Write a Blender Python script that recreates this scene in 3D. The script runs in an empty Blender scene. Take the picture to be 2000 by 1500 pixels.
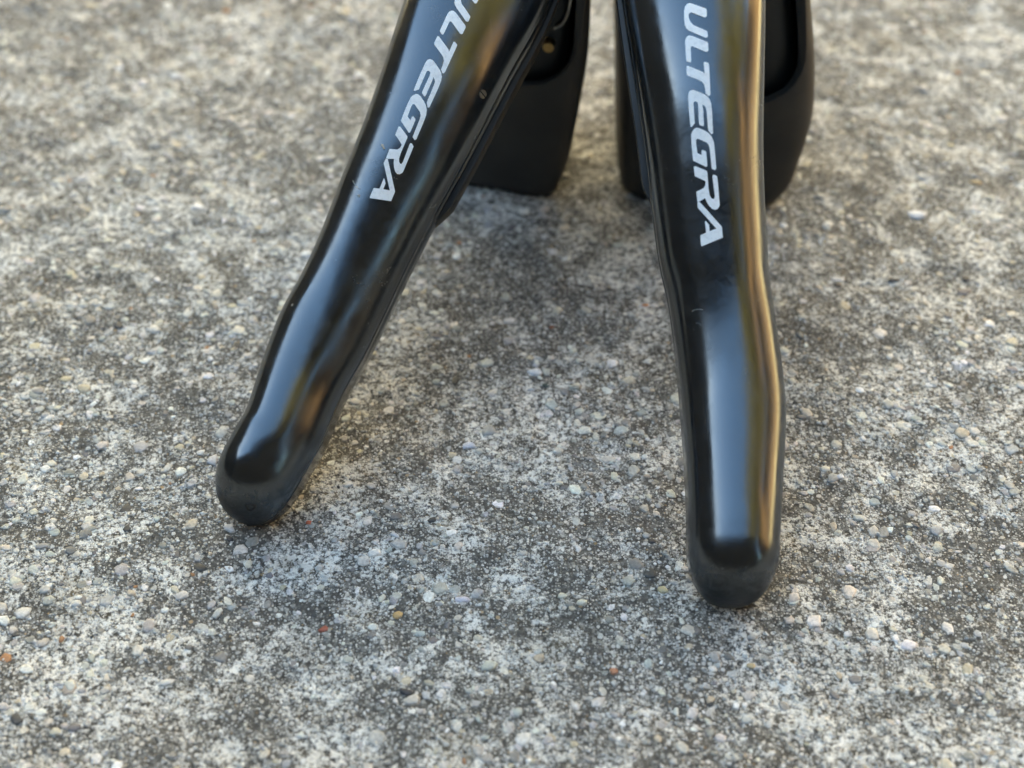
import bpy, bmesh, math, random
import numpy as np
from mathutils import Vector, Matrix
from mathutils.bvhtree import BVHTree

scene = bpy.context.scene
R = math.radians
rng = np.random.default_rng(11)
random.seed(5)

# ------------------------------------------------------------------ camera
CAM_H = 0.190
PITCH = 45.0
F_PX = 2800.0                      # focal length in pixels of the 2000 px wide photograph
cam_d = bpy.data.cameras.new('camera')
cam = bpy.data.objects.new('camera', cam_d)
scene.collection.objects.link(cam)
cam.location = (0, 0, CAM_H)
cam.rotation_euler = (R(90 - PITCH), 0, 0)
cam_d.sensor_width = 36.0
cam_d.lens = 36.0 * F_PX / 2000.0
cam_d.clip_start = 0.005
cam_d.clip_end = 300
cam_d.dof.use_dof = True
cam_d.dof.focus_distance = 0.243
cam_d.dof.aperture_fstop = 13.0
scene.camera = cam

# ------------------------------------------------------------------ sky, sun, exposure
SUN_EL, SUN_AZ_VEC = R(36), Vector((-0.93, -0.37, 0)).normalized()   # towards the sun
world = bpy.data.worlds.new('World'); scene.world = world; world.use_nodes = True
wn = world.node_tree.nodes; wl = world.node_tree.links
sky = wn.new('ShaderNodeTexSky'); sky.sky_type = 'NISHITA'; sky.sun_disc = False
sky.sun_elevation = SUN_EL
sky.dust_density = 0.4; sky.ozone_density = 6.0
sky.sun_rotation = math.atan2(SUN_AZ_VEC.x, SUN_AZ_VEC.y)
bgn = wn['Background']; bgn.inputs['Strength'].default_value = 0.09
wl.new(sky.outputs[0], bgn.inputs['Color'])
sd = bpy.data.lights.new('sun', 'SUN'); sd.energy = 5.0; sd.angle = R(0.6); sd.color = (1, 0.87, 0.70)
sun = bpy.data.objects.new('sun', sd); scene.collection.objects.link(sun)
to_sun = Vector((SUN_AZ_VEC.x*math.cos(SUN_EL), SUN_AZ_VEC.y*math.cos(SUN_EL), math.sin(SUN_EL)))
sun.rotation_euler = to_sun.to_track_quat('Z', 'Y').to_euler()
sun.location = to_sun * 10
vs = scene.view_settings
vs.view_transform = 'Standard'; vs.look = 'None'; vs.gamma = 1; vs.exposure = 3.65
vs.use_white_balance = True; vs.white_balance_temperature = 9500; vs.white_balance_tint = -3
scene.render.engine = 'CYCLES'

# ------------------------------------------------------------------ helpers
def link(o, parent=None):
    scene.collection.objects.link(o)
    if parent is not None:
        o.parent = parent
    return o

def mesh_obj(name, verts, faces, mat, parent=None, smooth=True):
    me = bpy.data.meshes.new(name)
    me.from_pydata([tuple(v) for v in verts], [], [tuple(f) for f in faces])
    me.validate(); me.update()
    if smooth:
        me.polygons.foreach_set('use_smooth', [True]*len(me.polygons))
    if mat: me.materials.append(mat)
    return link(bpy.data.objects.new(name, me), parent)

def bm_obj(name, bm, mat, parent=None, smooth=False):
    bmesh.ops.recalc_face_normals(bm, faces=bm.faces)
    me = bpy.data.meshes.new(name); bm.to_mesh(me); bm.free()
    if smooth: me.polygons.foreach_set('use_smooth', [True]*len(me.polygons))
    me.materials.append(mat)
    return link(bpy.data.objects.new(name, me), parent)

def empty(name, loc=(0, 0, 0)):
    o = bpy.data.objects.new(name, None); o.location = loc
    o.empty_display_size = 0.01
    return link(o)

def tag(o, label=None, cat=None, group=None, kind=None):
    if label: o['label'] = label
    if cat: o['category'] = cat
    if group: o['group'] = group
    if kind: o['kind'] = kind
    return o

def box_bm(bm, c, s):
    r = bmesh.ops.create_cube(bm, size=1)
    for v in r['verts']:
        v.co = Vector((v.co.x*s[0]+c[0], v.co.y*s[1]+c[1], v.co.z*s[2]+c[2]))

SP, CP = math.sin(R(PITCH)), math.cos(R(PITCH))
C0 = np.array([0, 0, CAM_H*1000])
def ray(px, py):
    xc, yc = (px-1000)/F_PX, (750-py)/F_PX
    return np.array([xc, CP + yc*SP, -SP + yc*CP])
def at(px, py, t):                 # photograph pixel + depth (mm) -> place in mm
    return C0 + t*ray(px, py)
def nrm(v): return v/np.linalg.norm(v)

class Mat:
    def __init__(self, name):
        self.m = bpy.data.materials.new(name); self.m.use_nodes = True
        self.t = self.m.node_tree; self.n = self.t.nodes; self.l = self.t.links
        self.b = self.n['Principled BSDF']; self.out = self.n['Material Output']
    def add(self, typ, **kw):
        nd = self.n.new(typ)
        for k, v in kw.items(): setattr(nd, k, v)
        return nd
    def link(self, a, b): self.l.new(a, b)
    def noise(self, vec, scale, detail=2, rough=0.5, dist=0):
        nd = self.add('ShaderNodeTexNoise'); nd.inputs['Scale'].default_value = scale
        nd.inputs['Detail'].default_value = detail; nd.inputs['Roughness'].default_value = rough
        nd.inputs['Distortion'].default_value = dist
        self.link(vec, nd.inputs['Vector']); return nd
    def voro(self, vec, scale, feature='F1', rnd=1.0):
        nd = self.add('ShaderNodeTexVoronoi'); nd.feature = feature
        nd.inputs['Scale'].default_value = scale; nd.inputs['Randomness'].default_value = rnd
        self.link(vec, nd.inputs['Vector']); return nd
    def ramp(self, fac, stops, interp='LINEAR'):
        nd = self.add('ShaderNodeValToRGB'); cr = nd.color_ramp; cr.interpolation = interp
        while len(cr.elements) < len(stops): cr.elements.new(0.5)
        for e, (p, c) in zip(cr.elements, stops):
            e.position = p; e.color = (c, c, c, 1) if isinstance(c, (int, float)) else (*c, 1)
        self.link(fac, nd.inputs['Fac']); return nd
    def mix(self, fac, a, b, blend='MIX'):
        nd = self.add('ShaderNodeMix', data_type='RGBA', blend_type=blend)
        for ix, v in ((0, fac), (6, a), (7, b)):
            sock = nd.inputs[ix]
            if hasattr(v, 'is_linked'): self.link(v, sock)
            elif isinstance(v, (int, float)): sock.default_value = v if ix == 0 else (v, v, v, 1)
            else: sock.default_value = (*v, 1)
        return nd.outputs[2]
    def math(self, op, a, b=0.0):
        nd = self.add('ShaderNodeMath', operation=op)
        for sock, v in zip(nd.inputs, (a, b)):
            if hasattr(v, 'is_linked'): self.link(v, sock)
            else: sock.default_value = v
        return nd.outputs[0]
    def bump(self, h, strength, dist, prev=None):
        nd = self.add('ShaderNodeBump'); nd.inputs['Strength'].default_value = strength
        nd.inputs['Distance'].default_value = dist
        self.link(h, nd.inputs['Height'])
        if prev is not None: self.link(prev, nd.inputs['Normal'])
        return nd.outputs['Normal']
    def coord(self, which='Object'):
        return self.add('ShaderNodeTexCoord').outputs[which]

def simple(name, col, rough=0.6, metal=0.0, ior=1.5, var=0.0, scale=200, bumpd=0.0):
    M = Mat(name); b = M.b
    b.inputs['Roughness'].default_value = rough; b.inputs['Metallic'].default_value = metal
    b.inputs['IOR'].default_value = ior
    co = M.coord('Object')
    nz = M.noise(co, scale, 5, 0.6)
    rp = M.ramp(nz.outputs[0], [(0.3, tuple(c*(1-var) for c in col)), (0.7, tuple(min(1, c*(1+var)) for c in col))])
    M.link(rp.outputs[0], b.inputs['Base Color'])
    if bumpd: M.link(M.bump(nz.outputs[0], 0.6, bumpd), b.inputs['Normal'])
    return M.m

# ------------------------------------------------------------------ materials
def lever_material():
    M = Mat('glossy_black_lever'); b = M.b
    co = M.coord('Object')
    b.inputs['Base Color'].default_value = (0.012, 0.012, 0.013, 1)
    b.inputs['IOR'].default_value = 2.15
    b.inputs['Specular Tint'].default_value = (0.80, 0.91, 1.0, 1)   # blue put into the gloss, for a bluer mirrored sky
    haze = M.noise(co, 110, 6, 0.65, 0.4)             # handling haze, uneven gloss
    fine = M.noise(co, 2600, 3, 0.6)
    smear = M.noise(co, 420, 5, 0.7, 1.2)
    r0 = M.ramp(M.math('ADD', M.math('MULTIPLY', haze.outputs[0], 0.6), M.math('MULTIPLY', smear.outputs[0], 0.4)), [(0.36, 0.09), (0.66, 0.25)])
    rr = M.math('ADD', r0.outputs[0], M.math('MULTIPLY', fine.outputs[0], 0.07))
    wr = M.add('ShaderNodeAttribute', attribute_name='wear')
    wn_ = M.ramp(M.math('ADD', wr.outputs['Fac'], M.math('MULTIPLY', M.math('SUBTRACT', smear.outputs[0], 0.5), 0.9)), [(0.25, 0.0), (0.75, 1.0)])
    M.link(M.math('SUBTRACT', 0.5, M.math('MULTIPLY', wn_.outputs[0], 0.34)), b.inputs['Specular IOR Level'])
    M.link(M.math('ADD', rr, M.math('MULTIPLY', wn_.outputs[0], 0.22)), b.inputs['Roughness'])
    # hair scratches: narrow bands of a stretched noise, here and there
    mp = M.add('ShaderNodeMapping'); mp.inputs['Scale'].default_value = (420, 42, 60)
    mp.inputs['Rotation'].default_value = (0.3, 0.5, 0.7); M.link(co, mp.inputs[0])
    sc = M.noise(mp.outputs[0], 1.0, 1, 0.4, 0.6)
    scr = M.ramp(sc.outputs[0], [(0.497, 0.0), (0.5, 1.0), (0.503, 0.0)])
    msk = M.ramp(M.noise(co, 150, 2).outputs[0], [(0.60, 0.0), (0.68, 1.0)])
    s = M.math('MULTIPLY', scr.outputs[0], msk.outputs[0])
    dust = M.voro(co, 900, 'F1')
    dm = M.ramp(dust.outputs['Distance'], [(0.03, 1.0), (0.075, 0.0)])
    dsel = M.ramp(dust.outputs['Color'], [(0.82, 0.0), (0.84, 1.0)])
    d = M.math('MULTIPLY', dm.outputs[0], dsel.outputs[0])
    m = M.math('MAXIMUM', M.math('MULTIPLY', s, 0.22), M.math('MULTIPLY', d, 0.45))
    film = M.ramp(M.math('MULTIPLY', smear.outputs[0], fine.outputs[0]), [(0.18, (0.006, 0.006, 0.0065)), (0.42, (0.017, 0.0165, 0.016))])
    M.link(M.mix(m, film.outputs[0], (0.32, 0.31, 0.29)), b.inputs['Base Color'])
    n1 = M.bump(M.noise(co, 55, 2).outputs[0], 0.035, 0.0012)
    n2 = M.bump(M.noise(co, 1500, 4, 0.65).outputs[0], 0.16, 0.00006, n1)
    wb = M.bump(M.math('MULTIPLY', M.noise(co, 1300, 4, 0.7).outputs[0], wr.outputs['Fac']), 0.5, 0.0003, n2); n2 = wb
    M.link(n2, b.inputs['Normal'])
    return M.m

def rubber_material():
    M = Mat('black_hood_rubber'); b = M.b
    co = M.coord('Object')
    nz = M.noise(co, 4500, 4, 0.7); lo = M.noise(co, 90, 4)
    M.link(M.ramp(lo.outputs[0], [(0.3, (0.016, 0.0155, 0.015)), (0.7, (0.034, 0.032, 0.029))]).outputs[0], b.inputs['Base Color'])
    b.inputs['Roughness'].default_value = 0.58
    M.link(M.bump(nz.outputs[0], 0.35, 0.0001), b.inputs['Normal'])
    return M.m

def letter_material():
    M = Mat('silver_white_print'); b = M.b
    co = M.coord('Object')
    nz = M.noise(co, 1500, 4, 0.7)
    M.link(M.ramp(nz.outputs[0], [(0.32, (0.78, 0.79, 0.78)), (0.5, (0.95, 0.955, 0.94))]).outputs[0], b.inputs['Base Color'])
    b.inputs['Roughness'].default_value = 0.38
    b.inputs['IOR'].default_value = 1.5
    return M.m

def concrete_material():
    M = Mat('weathered_concrete'); b = M.b
    co = M.coord('Object')
    big = M.noise(co, 26, 5, 0.6, 0.6)                 # stains, 2 to 5 cm
    mid = M.noise(co, 120, 5, 0.65, 0.4)
    fin = M.noise(co, 900, 5, 0.75)
    vfin = M.noise(co, 2000, 4, 0.72)
    # cement paste: brown grey where worn, pale where the skin is left
    paste = M.ramp(fin.outputs[0], [(0.30, (0.036, 0.034, 0.030)), (0.52, (0.112, 0.106, 0.095)), (0.72, (0.33, 0.325, 0.30))])
    # sand grains of a quarter to one millimetre, two sizes, each its own colour
    wob = M.add('ShaderNodeVectorMath', operation='ADD'); M.link(co, wob.inputs[0])
    wsc = M.add('ShaderNodeVectorMath', operation='SCALE'); M.link(vfin.outputs['Color'], wsc.inputs[0]); wsc.inputs['Scale'].default_value = 0.00028
    M.link(wsc.outputs[0], wob.inputs[1])
    def grains(scale, lo, d0, d1):
        v = M.voro(wob.outputs[0], scale, 'F1'); vc = M.add('ShaderNodeSeparateColor'); M.link(v.outputs['Color'], vc.inputs[0])
        gs = M.ramp(vc.outputs[0], [(lo, 0.0), (lo+0.04, 1.0)])
        gd = M.ramp(v.outputs['Distance'], [(d0, 1.0), (d1, 0.0)])
        gc = M.ramp(vc.outputs[1], [(0.0, (0.13, 0.125, 0.115)), (0.2, (0.30, 0.285, 0.25)), (0.42, (0.34, 0.345, 0.325)), (0.62, (0.52, 0.49, 0.43)), (0.84, (0.72, 0.70, 0.66)), (0.95, (0.62, 0.60, 0.56)), (0.985, (0.40, 0.27, 0.14)), (1.0, (0.05, 0.05, 0.05))])
        return M.math('MULTIPLY', gs.outputs[0], gd.outputs[0]), gc.outputs[0]
    g1, k1 = grains(2300, 0.36, 0.36, 0.52)
    g2, k2 = grains(1050, 0.60, 0.34, 0.44)
    gm = M.math('MAXIMUM', g1, g2)
    c1 = M.mix(g2, M.mix(g1, paste.outputs[0], k1), k2)
    # pale lime bloom in patches, broken up by fine noise
    comb = M.math('ADD', M.math('MULTIPLY', big.outputs[0], 0.26), M.math('ADD', M.math('MULTIPLY', mid.outputs[0], 0.52), M.math('MULTIPLY', vfin.outputs[0], 0.30)))
    bloom = M.ramp(comb, [(0.530, 0.0), (0.585, 1.0)])
    bl2 = M.math('MULTIPLY', bloom.outputs[0], M.ramp(fin.outputs[0], [(0.44, 0.0), (0.54, 1.0)]).outputs[0])
    c2 = M.mix(bl2, c1, (0.88, 0.86, 0.80))
    # darker weathered stains
    st = M.ramp(M.noise(co, 60, 6, 0.75, 0.8).outputs[0], [(0.50, 0.0), (0.70, 0.60)])
    c3 = M.mix(st.outputs[0], c2, M.mix(1.0, c2, (0.44, 0.42, 0.39), 'MULTIPLY'))
    # faint ochre spots
    oc = M.ramp(M.noise(co, 60, 5, 0.65).outputs[0], [(0.58, 0.0), (0.74, 0.38)])
    c4 = M.mix(oc.outputs[0], c3, (0.24, 0.17, 0.07))
    M.link(c4, b.inputs['Base Color'])
    b.inputs['Roughness'].default_value = 0.88
    n = M.bump(fin.outputs[0], 0.8, 0.0006)
    n = M.bump(gm, 0.7, 0.0003, n)
    n = M.bump(vfin.outputs[0], 0.6, 0.0002, n)
    M.link(n, b.inputs['Normal'])
    return M.m

def stone_material():
    M = Mat('aggregate_stone'); b = M.b
    a = M.add('ShaderNodeAttribute', attribute_name='stone_colour')
    co = M.coord('Object')
    nz = M.noise(co, 1700, 4, 0.7)
    gr = M.ramp(nz.outputs[0], [(0.3, 0.62), (0.65, 1.12)])
    c = M.mix(1.0, a.outputs['Color'], gr.outputs[0], 'MULTIPLY')
    dirt = M.ramp(M.noise(co, 700, 4, 0.7).outputs[0], [(0.55, 0.0), (0.68, 0.7)])
    c = M.mix(dirt.outputs[0], c, (0.13, 0.12, 0.105))
    M.link(c, b.inputs['Base Color'])
    b.inputs['Roughness'].default_value = 0.6
    M.link(M.bump(nz.outputs[0], 0.5, 0.0002), b.inputs['Normal'])
    return M.m

M_LEVER = lever_material(); M_RUBBER = rubber_material(); M_PRINT = letter_material()
M_CONC = concrete_material(); M_STONE = stone_material()
M_PLASTIC = simple('black_resin', (0.010, 0.010, 0.010), 0.45, var=0.2, scale=900)
M_PADDLE = simple('satin_black_paddle', (0.014, 0.0135, 0.013), 0.5, ior=1.5, var=0.3, scale=400)
M_STEEL = simple('worn_steel', (0.42, 0.41, 0.38), 0.35, metal=1, var=0.25, scale=2500)
M_BRASS = simple('dull_brass', (0.42, 0.28, 0.12), 0.35, metal=1, var=0.25, scale=2500)

# ------------------------------------------------------------------ concrete ground
# fine grid where the picture looks, coarse skirt to the horizon: one sheet
GRIDS = {}
def smooth_noise2(x, y, cell, seed):
    if seed not in GRIDS: GRIDS[seed] = np.random.default_rng(seed).random((256, 256))
    g = GRIDS[seed]
    u, v = x/cell + 1000, y/cell + 1000
    i, j = np.floor(u).astype(int), np.floor(v).astype(int)
    a, b = u-i, v-j
    a = a*a*(3-2*a); b = b*b*(3-2*b)
    i0, i1, j0, j1 = i % 256, (i+1) % 256, j % 256, (j+1) % 256
    return (g[i0, j0]*(1-a)+g[i1, j0]*a)*(1-b) + (g[i0, j1]*(1-a)+g[i1, j1]*a)*b - 0.5
def ground_z(x, y):                # millimetres
    z = 0.9*smooth_noise2(x, y, 38, 1) + 0.55*smooth_noise2(x, y, 11, 2) + 0.42*smooth_noise2(x, y, 4.2, 3) + 0.30*smooth_noise2(x, y, 1.9, 4)
    return z - 0.35
X0, X1, Y0, Y1, STEP = -200.0, 200.0, 70.0, 450.0, 0.9
xs = np.arange(X0, X1+0.01, STEP); ys = np.arange(Y0, Y1+0.01, STEP)
gx = np.concatenate([[-60000, -6000, -900, -330], xs, [330, 900, 6000, 60000]])
gy = np.concatenate([[-60000, -6000, -900, -120], ys, [620, 1200, 6000, 60000]])
GX, GY = np.meshgrid(gx, gy, indexing='xy')
inside = (GX >= X0) & (GX <= X1) & (GY >= Y0) & (GY <= Y1)
GZ = np.where(inside, ground_z(GX, GY), -0.35)
nx, ny = len(gx), len(gy)
co = np.stack([GX.ravel(), GY.ravel(), GZ.ravel()], 1)*0.001
ii, jj = np.meshgrid(np.arange(nx-1), np.arange(ny-1), indexing='xy')
q = (jj*nx+ii).ravel()
quads = np.stack([q, q+1, q+nx+1, q+nx], 1)
gm = bpy.data.meshes.new('ground')
gm.vertices.add(len(co)); gm.vertices.foreach_set('co', co.astype(np.float32).ravel())
gm.loops.add(len(quads)*4); gm.loops.foreach_set('vertex_index', quads.astype(np.int32).ravel())
gm.polygons.add(len(quads)); gm.polygons.foreach_set('loop_start', np.arange(0, len(quads)*4, 4, dtype=np.int32))
gm.polygons.foreach_set('use_smooth', np.ones(len(quads), bool))
gm.update(calc_edges=True); gm.validate()
gm.materials.append(M_CONC)
ground = link(bpy.data.objects.new('ground', gm))
tag(ground, 'rough weathered grey concrete slab with exposed sand and pebbles', kind='structure')

# ------------------------------------------------------------------ aggregate in the concrete
PAL = np.array([[0.56, 0.54, 0.49], [0.46, 0.445, 0.41], [0.62, 0.57, 0.48], [0.45, 0.46, 0.44], [0.74, 0.71, 0.66],
                [0.30, 0.29, 0.265], [0.52, 0.45, 0.34], [0.41, 0.42, 0.41], [0.20, 0.19, 0.18], [0.80, 0.79, 0.76],
                [0.06, 0.058, 0.055], [0.42, 0.20, 0.09]])
PALP = np.array([.15, .15, .12, .12, .11, .11, .07, .07, .05, .045, .018, .006]); PALP /= PALP.sum()
NS = 7
def dome(seed, nseg=NS):
    r = np.random.default_rng(seed)
    rad = 1 + 0.55*(r.random(nseg)-0.5)
    th = np.linspace(0, 2*np.pi, nseg, endpoint=False) + 0.35*(r.random(nseg)-0.5)
    v = [(0.12*(r.random()-.5), 0.12*(r.random()-.5), 1.0+0.1*(r.random()-.5))]
    for k, (rr, zz) in enumerate(((0.62, 0.93), (0.90, 0.62), (1.0, -0.1), (0.85, -1.2))):
        for a, ra in zip(th, rad):
            j = 1 + 0.10*(r.random()-0.5)
            v.append((rr*ra*j*math.cos(a), rr*ra*j*math.sin(a), zz*(1+0.22*(r.random()-0.5)) if zz > 0 else zz))
    f = [(0, 1+i, 1+(i+1) % nseg) for i in range(nseg)]
    for k in range(3):
        a0, b0 = 1+k*nseg, 1+(k+1)*nseg
        for i in range(nseg):
            j = (i+1) % nseg
            f += [(a0+i, b0+i, b0+j), (a0+i, b0+j, a0+j)]
    return np.array(v), np.array(f)
DOMES = [dome(100+k) for k in range(24)]

def set_colour(me, cols):
    at_ = me.color_attributes.new('stone_colour', 'FLOAT_COLOR', 'POINT')
    at_.data.foreach_set('color', np.asarray(cols, np.float32).ravel())

N = 27000
px = rng.uniform(-175, 175, N); py = rng.uniform(88, 420, N)
size = 0.32 + rng.gamma(1.4, 0.215, N)                 # radius, mm
size = np.minimum(size, 1.45)
# clusters: fewer stones show where the pale skin of the cement is intact
keep = rng.random(N) < np.clip(0.72 + 1.5*smooth_noise2(px, py, 17, 9), 0.15, 1)
px, py, size = px[keep], py[keep], size[keep]
asp = rng.uniform(0.62, 1.0, len(px)); rot = rng.uniform(0, 2*np.pi, len(px))
hgt = rng.uniform(0.08, 0.27, len(px)); ci = rng.choice(len(PAL), len(px), p=PALP); di = rng.integers(0, 24, len(px))
colv = np.clip(PAL[ci]*rng.uniform(0.82, 1.15, (len(px), 1))*rng.uniform(0.96, 1.04, (len(px), 3)), 0.02, 0.85)
# how large each shows: radius over depth, for those in the frame
d3 = np.stack([px, py, np.zeros_like(px)], 1) - C0
dep = d3[:, 1]*CP - d3[:, 2]*SP
u = 1000 + F_PX*d3[:, 0]/dep; w = 750 - F_PX*(d3[:, 1]*SP + d3[:, 2]*CP)/dep
show = np.where((u > 0) & (u < 2000) & (w > 0) & (w < 1500), size/dep, 0)
# special stones of the photograph: pixel, radius mm, colour
SPECIAL = [(1045, 722, 1.35, (.72, .74, .76), .8), (1066, 748, .8, (.06, .085, .075), .6), (1038, 757, .8, (.50, .53, .55), .45),
           (905, 1171, 1.35, (.62, .60, .66), .6), (775, 1201, .95, (.55, .36, .16), .8), (631, 1229, .85, (.36, .10, .06), .7),
           (955, 1302, 1.25, (.52, .53, .46), .95), (838, 1335, .95, (.40, .38, .31), .7), (792, 1352, 1.2, (.045, .045, .05), .6),
           (1260, 597, .9, (.50, .17, .05), .6), (1077, 637, .55, (.28, .10, .05), .8), (917, 866, 1.3, (.60, .63, .70), .75),
           (602, 1020, .7, (.55, .14, .08), .7), (1200, 1311, .8, (.50, .22, .12), .8), (1793, 417, 2.0, (.78, .78, .80), .8),
           (1905, 357, 1.5, (.55, .40, .22), .5), (845, 1016, .8, (.05, .05, .05), .7), (1745, 545, 1.3, (.08, .075, .07), .6),
           (1466, 1296, .8, (.55, .42, .24), .7), (770, 1045, .9, (.60, .60, .60), .5), (325, 1330, 1.2, (.66, .64, .60), .6),
           (1295, 1150, 1.0, (.60, .50, .30), .7), (1098, 1163, .8, (.66, .62, .50), .8), (1135, 1178, 1.0, (.66, .63, .52), .7),
           (500, 770 + 180, .7, (.5, .5, .5), .7), (1020, 1080, .8, (.5, .48, .44), .7), (150, 1180, 1.0, (.62, .6, .56), .7),
           (1680, 1010, 1.1, (.62, .60, .53), .8), (1610, 915, 1.0, (.64, .62, .55), .8), (1640, 930, .8, (.66, .68, .72), .8)]
order = np.argsort(-show)
big, rest = order[:300-len(SPECIAL)], order[300-len(SPECIAL):]
sv = []; sf = []; sc_ = []; off = 0
for k in rest:
    v, f = DOMES[di[k]]
    c_, s_ = math.cos(rot[k]), math.sin(rot[k])
    x, y, z = v[:, 0]*size[k], v[:, 1]*size[k]*asp[k], v[:, 2]*size[k]*hgt[k]
    gz = ground_z(px[k:k+1], py[k:k+1])[0]
    sv.append(np.stack([px[k]+x*c_-y*s_, py[k]+x*s_+y*c_, gz+z-0.02*size[k]], 1)*0.001)
    sf.append(f+off); sc_.append(np.tile(np.append(colv[k], 1), (len(v), 1))); off += len(v)
def chip(seed):
    r = np.random.default_rng(seed); th = np.linspace(0, 2*np.pi, 5, endpoint=False) + 0.5*(r.random(5)-.5)
    rad = 1 + 0.6*(r.random(5)-.5); v = [(0.3*(r.random()-.5), 0.3*(r.random()-.5), 1.0)]
    for rr, zz in ((0.72, 0.75), (1.0, -0.4)):
        v += [(rr*a_*math.cos(t), rr*a_*math.sin(t), zz*(1+0.5*(r.random()-.5))) for t, a_ in zip(th, rad)]
    f = [(0, 1+i, 1+(i+1) % 5) for i in range(5)]
    for i in range(5):
        j = (i+1) % 5; f += [(1+i, 6+i, 6+j), (1+i, 6+j, 1+j)]
    return np.array(v), np.array(f)
CHIPS = [chip(300+k) for k in range(16)]
NG = 62000
gxx = rng.uniform(-165, 165, NG); gyy = 92 + 315*rng.random(NG)**1.25
gk = rng.random(NG) < np.clip(0.75 + 1.3*smooth_noise2(gxx, gyy, 9, 12), 0.2, 1)
gxx, gyy = gxx[gk], gyy[gk]
gzz = ground_z(gxx, gyy)
gs_ = rng.uniform(0.16, 0.42, len(gxx)); gr_ = rng.uniform(0, 6.28, len(gxx)); gh_ = rng.uniform(0.3, 0.75, len(gxx))
GP = np.array([[.60, .585, .54], [.50, .485, .45], [.72, .71, .67], [.80, .79, .76], [.40, .39, .36], [.58, .53, .44], [.47, .48, .46], [.07, .068, .065]])
gc_ = GP[rng.choice(8, len(gxx), p=[.2, .18, .17, .11, .13, .1, .09, .02])]*rng.uniform(.85, 1.1, (len(gxx), 1))
gch = rng.integers(0, 16, len(gxx))
for q_ in range(16):
    m_ = np.where(gch == q_)[0]; v, f = CHIPS[q_]
    cs, sn = np.cos(gr_[m_])[:, None], np.sin(gr_[m_])[:, None]; S_ = gs_[m_][:, None]
    X_ = gxx[m_][:, None] + S_*(v[:, 0]*cs - 0.8*v[:, 1]*sn); Y_ = gyy[m_][:, None] + S_*(v[:, 0]*sn + 0.8*v[:, 1]*cs)
    Z_ = gzz[m_][:, None] + S_*gh_[m_][:, None]*v[:, 2]
    sv.append(np.stack([X_, Y_, Z_], 2).reshape(-1, 3)*0.001)
    sf.append((f[None] + (off + 11*np.arange(len(m_)))[:, None, None]).reshape(-1, 3)); off += 11*len(m_)
    sc_.append(np.repeat(np.concatenate([np.clip(gc_[m_], 0, .85), np.ones((len(m_), 1))], 1), 11, 0))
sv = np.concatenate(sv); sf = np.concatenate(sf)
me = bpy.data.meshes.new('aggregate')
me.vertices.add(len(sv)); me.vertices.foreach_set('co', sv.astype(np.float32).ravel())
me.loops.add(len(sf)*3); me.loops.foreach_set('vertex_index', sf.astype(np.int32).ravel())
me.polygons.add(len(sf)); me.polygons.foreach_set('loop_start', np.arange(0, len(sf)*3, 3, dtype=np.int32))
me.polygons.foreach_set('use_smooth', np.ones(len(sf), bool))
me.update(calc_edges=True)
set_colour(me, np.concatenate(sc_)); me.materials.append(M_STONE)
agg = link(bpy.data.objects.new('aggregate', me), ground); agg['kind'] = 'stuff'

def pebble(x, y, s, a, ro, h, col, d):
    v, f = DOMES[d]
    me = bpy.data.meshes.new('pebble')
    gz = ground_z(np.array([x]), np.array([y]))[0]
    me.from_pydata([tuple(p) for p in v*np.array([s, s*a, s*h])*0.001], [], [tuple(t) for t in f.tolist()])
    me.polygons.foreach_set('use_smooth', [True]*len(me.polygons))
    set_colour(me, np.tile(np.append(col, 1), (len(v), 1)))
    me.materials.append(M_STONE)
    o = link(bpy.data.objects.new('pebble', me), ground)
    o.location = (x*.001, y*.001, (gz-0.03*s)*.001); o.rotation_euler = (0, 0, ro)
for k in big:
    pebble(px[k], py[k], size[k], asp[k], rot[k], hgt[k], colv[k], di[k])
for i, (u_, w_, s_, c_, a_) in enumerate(SPECIAL):
    r_ = ray(u_, w_); t_ = -C0[2]/r_[2]; p_ = C0 + t_*r_
    pebble(p_[0], p_[1], s_, a_, rng.uniform(-0.5, 0.5), 0.34, np.array(c_), i % 24)

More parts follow.
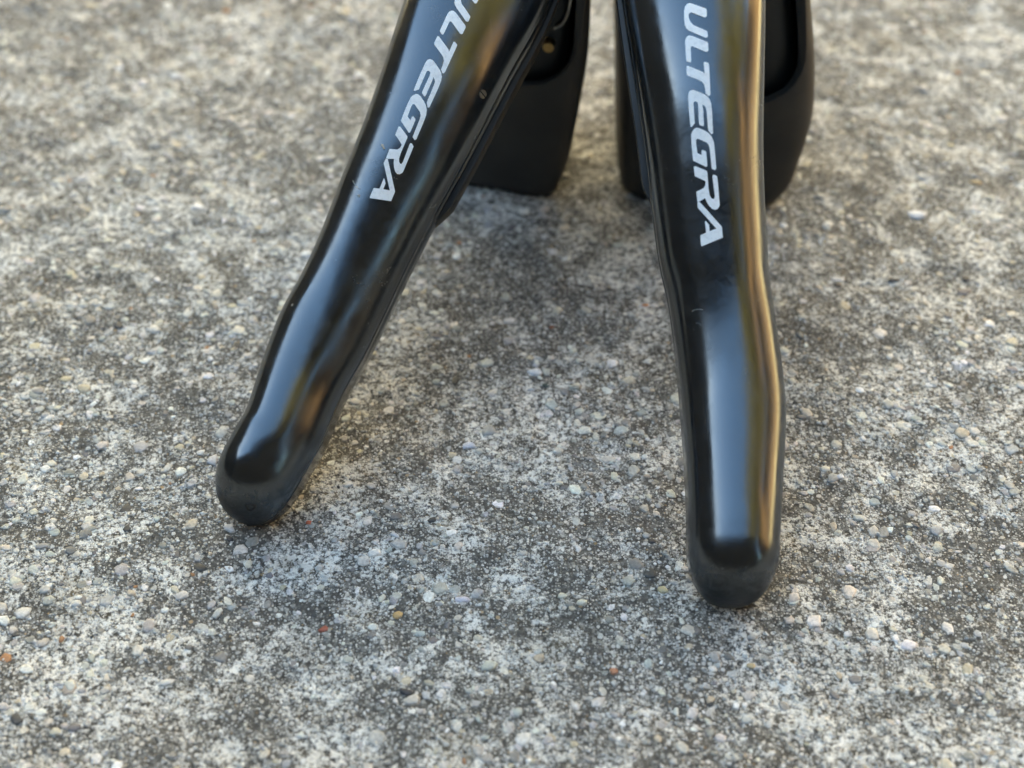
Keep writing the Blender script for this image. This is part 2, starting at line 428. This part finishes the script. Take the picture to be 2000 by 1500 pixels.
# ------------------------------------------------------------------ the brake and shift levers
# letters traced as outlines (tenths of a pixel of the photograph, origin x = 1280)
LET = {
 'U': [(655,62),(690,65),(720,74),(985,170),(1000,190),(1003,315),(990,335),(965,345),(705,245),(670,255),(650,290),(655,350),(685,430),(740,490),(990,600),(1015,620),(1025,715),(1005,735),(975,740),(650,600),(600,550),(570,460),(560,330),(560,220),(580,130),(620,80)],
 'L': [(660,695),(720,704),(1010,820),(1030,850),(1035,990),(1015,1010),(985,1015),(725,905),(695,915),(690,950),(700,1180),(695,1215),(670,1220),(610,1195),(600,1160),(580,820),(590,760),(620,715)],
 'T': [(610,1290),(640,1287),(925,1405),(960,1440),(945,1225),(970,1208),(1040,1235),(1050,1290),(1075,1830),(1065,1865),(1035,1875),(980,1825),(970,1730),(950,1650),(910,1600),(860,1570),(625,1475),(610,1440)],
 'E': [(640,1860),(655,1800),(690,1765),(740,1755),(800,1775),(960,1845),(1020,1890),(1065,1950),(1090,2030),(1105,2180),(1125,2590),(1120,2610),(1095,2625),(1035,2550),(1025,2490),(1000,2180),(985,2100),(950,2060),(915,2040),(930,2130),(950,2430),(945,2460),(920,2465),(860,2435),(850,2400),(835,2060),(820,2000),(790,1980),(755,1990),(745,2020),(770,2410),(710,2480),(690,2480),(680,2430),(650,2100)],
 'G': [(700,2630),(715,2580),(755,2520),(800,2495),(860,2505),(960,2550),(1040,2600),(1100,2670),(1140,2770),(1155,2880),(1190,3290),(1170,3320),(1155,3322),(1100,3295),(1085,3140),(1060,2900),(1040,2830),(1000,2785),(860,2720),(820,2710),(795,2735),(795,2790),(820,2990),(905,3030),(900,2950),(920,2925),(985,2955),(995,2980),(1015,3240),(990,3260),(740,3140),(730,3060),(705,2800)],
 'R': [(750,3260),(780,3245),(1000,3335),(1015,3370),(1040,3700),(1060,3810),(1090,3865),(1125,3890),(1150,3880),(1160,3830),(1115,3460),(1120,3420),(1150,3412),(1205,3445),(1215,3520),(1255,3990),(1250,4030),(1215,4080),(1170,4100),(1110,4080),(1050,4020),(1000,3940),(970,3870),(862,3934),(822,3946),(800,3745),(940,3675),(975,3620),(980,3550),(970,3535),(770,3440)],
 'A': [(823,3951),(862,3941),(1290,4420),(1300,4450),(1315,4640),(900,4815),(890,4780),(878,4595),(990,4545),(968,4325),(980,4315),(1048,4385),(1062,4515),(1190,4465),(825,4055)],
}
# matching points, right lever -> left lever, photograph pixels
CR = np.array([(1370,481.5),(1410,443),(1411.5,464),(1367.8,459.5),(1397,332),(1354,314),(1389.5,262.5),(1383.5,187.5),(1384,123.5),(1341,129),(1347,122),(1378.5,101.5),(1381,82),(1377.5,74)])
CL = np.array([(722.4,385.6),(770.4,374.4),(764,392.8),(728.8,368),(812,273.6),(784,236.8),(836,210.4),(863,143),(890,86),(854,70),(863,67),(900,66),(907,52),(912,41)])
def hom_fit(A, B):
    rows = []
    for (x, y), (X, Y) in zip((A-1300)/300, (B-800)/300):
        rows.append([x, y, 1, 0, 0, 0, -X*x, -X*y, -X]); rows.append([0, 0, 0, x, y, 1, -Y*x, -Y*y, -Y])
    return np.linalg.svd(np.array(rows))[2][-1].reshape(3, 3)
HL = hom_fit(CR, CL)
def to_left(p):
    q_ = HL @ np.array([(p[0]-1300)/300, (p[1]-1300)/300, 1]); return (q_[0]/q_[2]*300+800, q_[1]/q_[2]*300+800)

def profile(w, f, D, chan, groove, skew=0.0, n=2.05):
    """closed outline of the blade: (a across, b forward); chan 0..1 opens the back, groove 0..1 cuts the side line"""
    pts = []
    for k in range(33):
        th = math.pi*(1-k/32)
        c, s = math.cos(th), math.sin(th)
        aa = w*math.copysign(abs(c)**(2/n), c)
        pts.append((aa, f*abs(s)**(2/n) - skew*(aa/w)*abs(s)**0.5))
    g = 0.55*groove
    side = [(0, -0.10), (0, -0.20), (-g, -0.24), (-g, -0.30), (0, -0.345), (0, -0.5), (-0.12, -0.75), (-0.3, -0.92), (-0.8, -1.0)]
    rs = [(w+a, b*D) for a, b in side]
    inn = [(w-1.6, -D), (w-2.1, -0.93*D), (w-2.2, -0.5*D), (w-2.6, -0.12*D), (0.5*w, 0.06*D)]
    flat = [(w*0.8, -D), (w*0.65, -D), (w*0.5, -D), (w*0.3, -D), (w*0.15, -D)]
    rb = [tuple(chan*np.array(i)+(1-chan)*np.array(q)) for i, q in zip(inn, flat)]
    pts += rs + rb + [(-a, b) for a, b in reversed(rb)] + [(-a, b) for a, b in reversed(rs)]
    return np.array(pts)

def catmull(P, m):
    P = np.array(P, float); out = []
    for i in range(len(P)-1):
        p0 = P[max(i-1, 0)]; p1 = P[i]; p2 = P[i+1]; p3 = P[min(i+2, len(P)-1)]
        for k in range(m):
            t = k/m
            out.append(0.5*((2*p1)+(-p0+p2)*t+(2*p0-5*p1+4*p2-p3)*t*t+(-p0+3*p1-3*p2+p3)*t**3))
    out.append(P[-1]); return np.array(out)

def blade_sections(st, dt, caplen, capback, skew):
    """st rows: xl, yl, xr, yr, depth, roll deg, side depth D, crown f, channel, groove"""
    S = catmull(st, 7)
    Lp = np.array([at(r[0], r[1], r[4]+dt+0.9*r[7]) for r in S]); Rp = np.array([at(r[2], r[3], r[4]+dt+0.9*r[7]) for r in S])
    cen = (Lp+Rp)/2
    tan = np.gradient(cen, axis=0); tan /= np.linalg.norm(tan, axis=1)[:, None]
    secs = []
    frames = []
    for i, r in enumerate(S):
        t = tan[i]; a = Rp[i]-Lp[i]; wid = np.linalg.norm(a - t*np.dot(a, t)); a = nrm(a - t*np.dot(a, t))
        n = nrm(np.cross(a, t))
        if np.dot(n, C0-cen[i]) < 0: n = -n
        ro = R(r[5]); lo, hi = 3.0, 20.0
        for _ in range(26):
            w = (lo+hi)/2; P = profile(w, r[7], r[6], r[8], r[9], skew)
            e = P[:, 0]*math.cos(ro) + P[:, 1]*math.sin(ro)
            if e.max()-e.min() > wid: hi = w
            else: lo = w
        sh = -(e.max()+e.min())/2
        A = a*math.cos(ro) - n*math.sin(ro); B = n*math.cos(ro) + a*math.sin(ro)
        org = cen[i] + a*sh
        secs.append(org + P[:, :1]*A + P[:, 1:]*B); frames.append((org, A, B, t, w, r[6], r[7]))
    # rounded closed tip
    org, A, B, t, w, D, f = frames[-1]
    P = profile(w, f, D, S[-1][8], S[-1][9], skew)
    t = frames[-2][3]*0.5 + t*0.5; t = nrm(t)
    for k in range(1, 15):
        u_ = math.sin(math.pi/2*k/15)
        sx = (1-u_**3.0)**(1/2.2); sz = (1-u_**2.0)**(1/2.0)
        pb = capback*D
        adv = caplen*u_*(1 - 0.30*(P[:, :1]/w)**2*(1-u_))
        secs.append(org + t*adv + P[:, :1]*sx*A + ((P[:, 1:]+pb)*sz-pb)*B)
    u_ = 1.0
    secs.append(np.repeat((org + t*caplen - capback*D*B)[None], len(P), 0))
    return secs, frames

def fit_to_ground(st, caplen, capback, skew):
    lo, hi = -20.0, 20.0
    for _ in range(22):
        m = (lo+hi)/2
        z = min(s[:, 2].min() for s in blade_sections(st, m, caplen, capback, skew)[0])
        if z > -0.15: lo = m
        else: hi = m
    return blade_sections(st, lo, caplen, capback, skew), lo

def loft(secs, close_start=True):
    n = len(secs[0]); V = np.concatenate(secs)*0.001; F = []
    for i in range(len(secs)-1):
        for k in range(n):
            j = (k+1) % n
            F.append((i*n+k, i*n+j, (i+1)*n+j, (i+1)*n+k))
    if close_start: F.append(tuple(range(n-1, -1, -1)))
    return V, F

def clean(o, dist=1e-6):
    bm = bmesh.new(); bm.from_mesh(o.data)
    bmesh.ops.remove_doubles(bm, verts=bm.verts, dist=dist)
    bmesh.ops.recalc_face_normals(bm, faces=bm.faces); bm.to_mesh(o.data); bm.free()
    o.data.polygons.foreach_set('use_smooth', [True]*len(o.data.polygons))

def tube(name, pts, rad, mat, parent, n=8):
    P = catmull(pts, 6); secs = []
    tan = np.gradient(P, axis=0)
    up = np.array([0.3, 0.2, 1.0])
    for p, t in zip(P, tan):
        t = nrm(t); a = nrm(np.cross(t, up)); b = np.cross(t, a)
        secs.append(np.array([p + rad*(math.cos(k*2*math.pi/n)*a + math.sin(k*2*math.pi/n)*b) for k in range(n)]))
    V, F = loft(secs); F.append(tuple(len(V)-n+k for k in range(n)))
    o = mesh_obj(name, V, F, mat, parent); return o

def letters(parent, blade, mapf):
    dg = bpy.context.evaluated_depsgraph_get()
    bvh = BVHTree.FromPolygons([v.co[:] for v in blade.data.vertices], [p.vertices[:] for p in blade.data.polygons])
    org = Vector((0, 0, CAM_H))
    for ch, poly in LET.items():
        bm = bmesh.new()
        vv = [bm.verts.new((x/10+1280, y/10, 0)) for x, y in poly]
        bm.faces.new(vv); bm.normal_update()
        bmesh.ops.triangulate(bm, faces=bm.faces)
        # cut into strips so that the print follows the curved face
        for ax, lo, hi, stp in ((0, 1330, 1415, 3.0), (1, 0, 490, 5.0)):
            c = lo
            while c < hi:
                no = (1, 0, 0) if ax == 0 else (0, 1, 0); pl = (c, 0, 0) if ax == 0 else (0, c, 0)
                bmesh.ops.bisect_plane(bm, geom=bm.verts[:]+bm.edges[:]+bm.faces[:], plane_co=pl, plane_no=no)
                c += stp
        bmesh.ops.remove_doubles(bm, verts=bm.verts, dist=0.01)
        ok = True
        for v in bm.verts:
            p = mapf((v.co.x, v.co.y)); d = Vector(ray(*p)).normalized()
            h, nr, _, _ = bvh.ray_cast(org, d)
            if h is None: ok = False; h = org + d*0.25; nr = -d
            if nr.dot(d) > 0: nr = -nr
            v.co = h + nr*0.00006
        if not ok: print('letter off blade', ch)
        bmesh.ops.recalc_face_normals(bm, faces=bm.faces)
        # give the print its thickness
        r_ = bmesh.ops.extrude_face_region(bm, geom=bm.faces[:])
        for v in [g for g in r_['geom'] if isinstance(g, bmesh.types.BMVert)]:
            d = (org - v.co).normalized(); v.co += d*0.00003
        o = bm_obj('letter_' + ch.lower(), bm, M_PRINT, parent)
        o['label'] = 'pale silver capital letter %s printed on the blade' % ch

# depth rows: xl, yl, xr, yr, t, roll, D, f, channel, groove
ST_R = [(1190,-330,1476,-330, 258.0, -3, 10, 7.3, 1, 1), (1200,-160,1490,-160, 246.0, -3, 11, 7.4, 1, 1), (1222,0,1498,0, 240.2, -3, 11.5, 7.4, 1, 1), (1244,150,1496,150, 237.4, -3, 11.5, 7.2, 1, 1),
        (1265,300,1494,300, 237.3, -3, 11, 7.0, 1, 1), (1276,400,1497,400, 237.7, -3, 10.5, 6.8, 1, .9), (1289,500,1503,500, 238.0, -3, 10, 6.6, 1, .8),
        (1305,573,1509,573, 238.1, -3, 9.5, 6.5, 1, .5), (1317,653,1521,653, 237.8, -3, 9, 6.4, 1, .2), (1328,747,1533,747, 236.9, -3, 9, 6.3, 1, 0),
        (1334,820,1537,820, 235.5, -3, 9, 6.3, 1, 0), (1341,927,1532,927, 232.9, -3, 9, 6.2, .9, 0), (1343,990,1529,990, 231.5, -3, 9, 6.1, .3, 0), (1344,1050,1526,1050, 230.6, -3, 9, 6.0, 0, 0)]
ST_L = [(890,-330,1165,-240, 268.0, -4, 10, 7.3, 1, 1), (828,-120,1085,-10, 254.4, -4, 11, 7.4, 1, 1), (775,50,1000,149, 249.0, -4, 11.5, 7.3, 1, 1), (722,212,920,299, 247.3, -4, 11, 7.1, 1, 1),
        (672,340,852,421, 247.0, -4, 10.5, 6.9, 1, 1), (627,458,796,531, 246.8, -4, 10, 6.7, 1, .8), (590,538,758,611, 246.3, -4, 9.5, 6.6, 1, .4),
        (548,615,719,690, 245.3, -4, 9, 6.5, 1, .1), (515,703,674,771, 243.9, -4, 9, 6.4, 1, 0), (484,797,635,862, 242.0, -4, 9, 6.3, .8, 0),
        (463,836,613,901, 241.1, -4, 9, 6.2, .2, 0), (442,873,593,937, 240.6, -4, 9, 6.1, 0, 0)]

def build_unit(name, label, st, caplen, capback, edges, base_c, mapf, flip, skew, shear):
    """edges: rows z, x_left, x_right, y_front, y_back (mm) of the hood"""
    root = empty(name, (base_c[0]*.001, base_c[1]*.001, 0))
    tag(root, label, 'shift lever', 'pair of bicycle brake and shift levers on the concrete')
    root_m = Matrix.Translation(root.location)
    made = []
    (secs, frames), dt = fit_to_ground(st, caplen, capback, skew)
    print(name, 'depth shift %.2f mm' % dt)
    V, F = loft(secs)
    blade = mesh_obj('brake_lever_blade', V, F, M_LEVER); clean(blade, 2e-6); made.append(blade)
    o_, A_, B_, t_, w_, D_, f_ = frames[-1]
    vc_ = np.empty(len(blade.data.vertices)*3, np.float32); blade.data.vertices.foreach_get('co', vc_)
    al = (vc_.reshape(-1, 3)*1000 - o_) @ t_
    wa = blade.data.attributes.new('wear', 'FLOAT', 'POINT')
    wa.data.foreach_set('value', np.clip((al-3.0)/8.0, 0, 1).astype(np.float32))
    pre = set(bpy.data.objects)
    letters(None, blade, mapf)
    lets = [o for o in bpy.data.objects if o not in pre]
    # ---- hood: rubber sleeve with a U-shaped opening towards the lever, resin bracket inside
    E = catmull(edges, 6)
    NA = 72
    def ring(row, inset, a0, n):
        z, xl, xr, yf, yb = row
        cx, cy, hx, hy = (xl+xr)/2, (yf+yb)/2, (xr-xl)/2-inset, (yb-yf)/2-inset
        out = []
        for k in range(n):
            th = a0 + (2*math.pi-2*a0)*k/(n-1)            # 0 = towards the lever
            s, c = math.sin(th), math.cos(th); e = 2/5.2
            dx = hx*math.copysign(abs(s)**e, s)
            out.append((cx + dx, cy - hy*math.copysign(abs(c)**e, c) - shear*dx, z))
        return np.array(out)
    zs = E[:, 0]
    zo = 27.0
    rows = []
    for r_ in E:
        h = max(0.0, (r_[0]-zo)/14.0)
        a0 = 0.0 if h <= 0 else R(63)*(1-math.exp(-1.3*math.sqrt(h)))*min(1, math.sqrt(h)*1.2)
        rows.append(ring(r_, 0, a0, NA))
    n = NA; VV = np.concatenate(rows)*0.001; FF = []
    for i in range(len(rows)-1):
        for k in range(n-1):
            FF.append((i*n+k, (i+1)*n+k, (i+1)*n+k+1, i*n+k+1))
    hood = mesh_obj('hood', VV, FF, M_RUBBER); clean(hood, 2e-5)
    so = hood.modifiers.new('thickness', 'SOLIDIFY'); so.thickness = 0.0019; so.offset = -1
    bv = hood.modifiers.new('soft_edge', 'BEVEL'); bv.width = 0.0006; bv.segments = 3; bv.limit_method = 'ANGLE'; bv.angle_limit = R(50)
    made.append(hood)
    rows = [ring(r_, 3.4, 0, 49)[:-1] for r_ in E if 1.0 < r_[0] < 88]
    for s_ in (0.9, 0.7, 0.35):
        c_ = rows[-1].mean(0) if s_ == 0.9 else c_
        rows.append((rows[-1]-c_)*s_ + c_ + np.array([0, 0, 1.6]))
    V, F = loft(rows); F.append(tuple(len(V)-48+k for k in range(48)))
    br = mesh_obj('bracket', V, F, M_PLASTIC); clean(br); made.append(br)
    # ---- shift paddle: a curved plate behind the blade on its inner side
    sgn = flip
    S = []
    ks = [i for i in range(len(frames)) if 6 <= i <= (31 if flip > 0 else 37)]
    for q_, i in enumerate(ks):
        org, A, B, t, w, D, f = frames[i]
        u_ = q_/(len(ks)-1)
        hw = (0.46 + 0.06*u_)*w
        e_ = min(1, (1-u_)*5)**0.5 if u_ > 0.8 else 1.0
        c_ = org + sgn*A*(w*0.50 + 1.0) - B*(D*0.62)
        a_ = hw*max(e_, 0.25)
        prof = [(a_, 0.8), (a_*1.02, -1.0), (a_*0.96, -4.2*e_-0.8), (a_*0.75, -5.0*e_-0.9), (-a_*0.6, -5.0*e_-0.9), (-a_*0.6, -3.4), (a_*0.5, -3.2), (a_*0.6, 0.8)]
        S.append(np.array([c_ + sgn*A*x + B*y for x, y in prof]))
    V, F = loft(S); F.append(tuple(len(V)-8+k for k in range(8)))
    pad = mesh_obj('shift_paddle', V, F, M_PADDLE, smooth=False); clean(pad)
    bv = pad.modifiers.new('soft_edge', 'BEVEL'); bv.width = 0.0004; bv.segments = 2; bv.limit_method = 'ANGLE'; bv.angle_limit = R(35)
    made.append(pad)
    # ---- pivot pin through the blade, clamp band at the back of the hood
    org, A, B, t, w, D, f = frames[4]
    bm = bmesh.new()
    bmesh.ops.create_cone(bm, cap_ends=True, segments=20, radius1=0.0025, radius2=0.0025, depth=(2*w+3)*.001)
    mt = Matrix.Translation(Vector((org - B*7)*.001)) @ Vector(A).to_track_quat('Z', 'Y').to_matrix().to_4x4()
    bmesh.ops.transform(bm, matrix=mt, verts=bm.verts); made.append(bm_obj('pivot_pin', bm, M_STEEL, smooth=False))
    cy = (edges[2][3]+edges[2][4])/2; yb = max(e[4] for e in edges[:4]); cx = (edges[2][1]+edges[2][2])/2
    bm = bmesh.new()
    th = [R(a) for a in range(-90, 91, 12)]
    ring_v = []
    for a in th:
        for rr, zz in ((12.5, -8), (13.5, -8), (13.5, 8), (12.5, 8)):
            ring_v.append(bm.verts.new(((cx + rr*math.sin(a))*.001, (yb-2 + rr*math.cos(a))*.001, (34+zz)*.001)))
    for i in range(len(th)-1):
        for k in range(4):
            j = (k+1) % 4
            bm.faces.new((ring_v[i*4+k], ring_v[i*4+j], ring_v[i*4+4+j], ring_v[i*4+4+k]))
    bm.faces.new(ring_v[:4]); bm.faces.new(ring_v[-4:])
    made.append(bm_obj('clamp_band', bm, M_STEEL))
    bpy.context.view_layer.update()
    for o in made:
        o.parent = root; o.matrix_parent_inverse = Matrix.Translation(-root.location)
    for o in lets:
        o.parent = blade
    return root, blade, made, frames

# hood rows: z, x left, x right, y front, y back (mm)
HOOD_R = [(0.0, 24.2, 56.6, 244.6, 272), (1.2, 23.4, 57.6, 243.4, 273), (5, 23.0, 59.6, 242.8, 275), (10, 22.7, 60.6, 242.6, 276), (22, 22.1, 61.8, 242.2, 278), (35, 21.3, 60.2, 241.5, 279), (50, 20.6, 57.0, 241, 280),
          (62, 20.4, 54.8, 241, 281), (74, 20.4, 54.0, 242, 281), (86, 21.5, 52.5, 243, 280), (95, 25, 50, 246, 276), (99, 30, 45, 250, 270)]
HOOD_L = [(0.0, -21.0, 9.0, 250.8, 276), (1.2, -21.8, 10.2, 249.6, 277), (5, -22.0, 11.4, 249.2, 278), (10, -22.0, 12.5, 249.0, 279), (22, -21.0, 14.3, 249.6, 281), (35, -18.5, 15.5, 249, 282), (50, -16.0, 15.4, 248, 283),
          (62, -14.0, 15.4, 248, 284), (74, -12.5, 15.2, 249, 284), (86, -12, 14.4, 251, 284), (95, -9, 12, 254, 281), (99, -4, 8, 259, 276)]
right_unit, blade_r, made_r, fr_r = build_unit('shift_lever', 'upright black lever nearer the camera, its hood peeking out on both sides', ST_R, 11.0, 0.60, HOOD_R, (41, 258), lambda p: p, -1, 0.4, 0.13)
left_unit, blade_l, made_l, fr_l = build_unit('shift_lever', 'black lever slanting down to the left, its dark hood standing to its right', ST_L, 10.6, 0.60, HOOD_L, (-5, 261), to_left, 1, 2.2, 0.33)

def on_blade(blade, pxl, lift=0.0):
    bvh = BVHTree.FromPolygons([v.co[:] for v in blade.data.vertices], [p.vertices[:] for p in blade.data.polygons])
    d = Vector(ray(*pxl)).normalized()
    h, nr, _, _ = bvh.ray_cast(Vector((0, 0, CAM_H)), d)
    if h is None: return None, None
    if nr.dot(d) > 0: nr = -nr
    return h + nr*lift, nr
def adopt(o, root):
    bpy.context.view_layer.update()
    o.parent = root; o.matrix_parent_inverse = Matrix.Translation(-root.location)
# slotted pin in the side of the left blade
h, nr = on_blade(blade_l, (943, 184))
if h is not None:
    bm = bmesh.new()
    for sx in (-1, 1):
        vs_ = []
        for k in range(13):
            a = -math.pi/2 + math.pi*k/12
            vs_.append((sx*(0.00012 + 0.00062*math.cos(a)), 0.00072*math.sin(a)))
        lo_ = [bm.verts.new((x, y, -0.0005)) for x, y in vs_]; hi_ = [bm.verts.new((x, y, 0.00010)) for x, y in vs_]
        bm.faces.new(hi_); bm.faces.new(lo_[::-1])
        for k in range(13):
            j = (k+1) % 13; bm.faces.new((lo_[k], lo_[j], hi_[j], hi_[k]))
    mt = Matrix.Translation(h) @ nr.to_track_quat('Z', 'Y').to_matrix().to_4x4() @ Matrix.Rotation(R(25), 4, 'Z')
    bmesh.ops.transform(bm, matrix=mt, verts=bm.verts)
    o = bm_obj('slotted_pin', bm, M_STEEL); o.parent = blade_l

def on_mesh(obj, pxl):
    bvh = BVHTree.FromPolygons([v.co[:] for v in obj.data.vertices], [p.vertices[:] for p in obj.data.polygons])
    d = Vector(ray(*pxl)).normalized(); h, nr, _, _ = bvh.ray_cast(Vector((0, 0, CAM_H)), d)
    if h is not None and nr.dot(d) > 0: nr = -nr
    return h, nr
# moulding nib on the end of the left blade
h, nr = on_blade(blade_l, (489, 990))
if h is not None:
    bm = bmesh.new(); ng = 14; rg = []
    for i in range(ng):
        a = 2*math.pi*i/ng
        for rr, zz in ((0.00045, -0.0001), (0.00062, 0.00022), (0.00088, 0.00022), (0.00105, -0.0002)):
            rr *= 1 + 0.15*math.sin(3*a+1)
            rg.append(bm.verts.new((rr*math.cos(a), rr*math.sin(a), zz)))
    for i in range(ng):
        for k in range(3):
            j = (i+1) % ng; bm.faces.new((rg[i*4+k], rg[j*4+k], rg[j*4+k+1], rg[i*4+k+1]))
    bmesh.ops.transform(bm, matrix=Matrix.Translation(h) @ nr.to_track_quat('Z', 'Y').to_matrix().to_4x4(), verts=bm.verts)
    bm_obj('moulding_mark', bm, M_PADDLE, blade_l, True)
# pale fibres and a chip of dust stuck to the blades
M_FIBRE = simple('pale_fibre', (0.55, 0.53, 0.47), 0.8, var=0.2, scale=900)
def fibre(blade, pix, rad):
    pts = [on_blade(blade, p, 0.00012) for p in pix]
    if any(h is None for h, _ in pts): return
    tube('fibre', np.array([tuple(h) for h, _ in pts])*1000, rad, M_FIBRE, blade, 5)
fibre(blade_l, [(690, 353), (693, 360), (699, 367), (704, 369)], 0.05)
fibre(blade_l, [(697, 383), (702, 381), (700, 386)], 0.06)
fibre(blade_l, [(745, 283), (748, 286), (750, 291)], 0.20)
fibre(blade_r, [(1352, 608), (1358, 605), (1366, 604), (1373, 605)], 0.03)
fibre(blade_l, [(570, 598), (573, 594)], 0.06)
# brass screw and spring in the pocket of the left hood
br_l = [o for o in made_l if o.name.startswith('bracket')][0]
h, nr = on_mesh(br_l, (1073, 84))
if h is not None:
    bm = bmesh.new()
    bmesh.ops.create_cone(bm, cap_ends=True, segments=18, radius1=0.0013, radius2=0.0011, depth=0.0022)
    bmesh.ops.transform(bm, matrix=Matrix.Translation(h + nr*0.0006) @ nr.to_track_quat('Z', 'Y').to_matrix().to_4x4(), verts=bm.verts)
    adopt(bm_obj('adjuster_screw', bm, M_BRASS), left_unit)
pts = [on_mesh(br_l, p) for p in ((1112, -30), (1110, 0), (1106, 20), (1098, 42), (1082, 52))]
if all(h is not None for h, _ in pts):
    adopt(tube('return_spring', np.array([tuple(h + n_*0.0006) for h, n_ in pts])*1000, 0.32, M_STEEL, None, 8), left_unit)

# ------------------------------------------------------------------ what the blades mirror: fence and tree; walls added to block and bounce light
M_WALL = simple('dark_blocker', (0.035, 0.034, 0.034), 0.9, var=0.15, scale=6)
M_ROOF = simple('added_eave', (0.028, 0.025, 0.022), 0.8, var=0.2, scale=9)
M_WOOD = simple('cedar_board', (0.16, 0.095, 0.05), 0.75, var=0.35, scale=5)
M_BARK = simple('bark', (0.22, 0.13, 0.075), 0.9, var=0.4, scale=12, bumpd=0.02)
M_LEAF = simple('yellow_green_leaf', (0.20, 0.17, 0.035), 0.6, var=0.3, scale=20)

added_walls = empty('added_walls', (-2.3, -1.9, 0)); tag(added_walls, 'added dark walls behind and left of the camera, blocking sun and sky', 'added_walls')  # added unseen walls: block the sun, stand in for a person mirrored dark
def hbox(name, c, s, mat, parent):
    bm = bmesh.new(); box_bm(bm, c, s); return bm_obj(name, bm, mat, parent)
hbox('wall', (1.5, -0.1, 1.05), (6.8, 0.2, 2.1), M_WALL, added_walls)
hbox('wall', (-0.1, 2.4, 1.05), (0.2, 4.8, 2.1), M_WALL, added_walls)
hbox('roof', (1.5, -0.2, 2.18), (7.2, 1.3, 0.14), M_ROOF, added_walls)
hbox('roof', (-0.2, 2.73, 2.18), (1.0, 4.5, 0.14), M_ROOF, added_walls)

fence = empty('board_fence', (2.9, 0.3, 0)); tag(fence, 'sunlit cedar board fence right of the camera', 'fence')
bm = bmesh.new(); box_bm(bm, (0, 0, 0.9), (0.022, 0.138, 1.8)); first = bm_obj('board', bm, M_WOOD, fence)
first.location = (0, -2.2, 0)
for k in range(1, 34):
    o = first.copy(); link(o, fence); o.location = (random.uniform(-.004, .004), -2.2 + k*0.145, random.uniform(-.01, .01))
for z in (0.35, 1.45):
    hbox('rail', (0.045, 0.2, z), (0.05, 5.0, 0.09), M_WOOD, fence)

pale = empty('bounce_wall', (0, 3.9, 0)); tag(pale, 'added cream wall beyond the concrete, out of view, bouncing warm sunlight', 'added_walls')  # added unseen wall, a reflector that warms the light on the ground
hbox('wall', (0, 0.15, 2.25), (11, 0.3, 4.5), simple('bounce_cream', (0.72, 0.67, 0.58), 0.9, var=0.06, scale=4), pale)
hbox('roof', (0, 0.3, 4.6), (11.6, 1.2, 0.2), M_ROOF, pale)

tree = empty('garden_tree', (2.25, -0.45, 0)); wall2 = empty('streak_wall', (2.62, 0.3, 0)); tag(wall2, 'added low cream wall in front of the fence, mirrored as a gold streak', 'wall')  # low wall added only to show as a gold streak in the blades
hbox('wall_block', (0, 0, 0.11), (0.16, 4.6, 0.22), simple('cream_stone', (0.26, 0.22, 0.16), 0.85, var=0.12, scale=9), wall2)
hbox('glint_strip', (0, 0, 0.245), (0.21, 4.7, 0.05), simple('pale_glint_strip', (0.70, 0.62, 0.47), 0.8, var=0.1, scale=9), wall2)  # bright strip added, mirrors as a thin gold line
tag(tree, 'yellow green garden tree by the fence right of the camera', 'tree')
tv = []
for p, r_ in (((0, 0, 0), .15), ((.03, .02, .8), .12), ((-.02, .05, 1.6), .10), ((.06, .03, 2.6), .07), ((.02, .1, 3.6), .03)):
    tv.append(np.array([(p[0]+r_*math.cos(a), p[1]+r_*math.sin(a), p[2]) for a in np.linspace(0, 2*math.pi, 12, endpoint=False)])*1000)
V, F = loft(tv); mesh_obj('trunk', V, F, M_BARK, tree)
lv = []; lf = []
r2 = np.random.default_rng(3)
cl = [(r2.uniform(-.8, .8), r2.uniform(-1.3, 1.3), r2.uniform(1.6, 3.8)) for _ in range(80)]
for k in range(15000):
    c_ = cl[r2.integers(len(cl))]; p = np.array(c_) + r2.normal(0, .20, 3)
    a = nrm(r2.normal(size=3)); b = nrm(np.cross(a, r2.normal(size=3))); s_ = r2.uniform(.03, .06)
    i0 = len(lv); lv += [p-a*s_, p-b*s_*.5, p+a*s_, p+b*s_*.5]; lf.append((i0, i0+1, i0+2, i0+3))
crown = mesh_obj('crown', lv, lf, M_LEAF, tree, smooth=False); crown['kind'] = 'stuff'
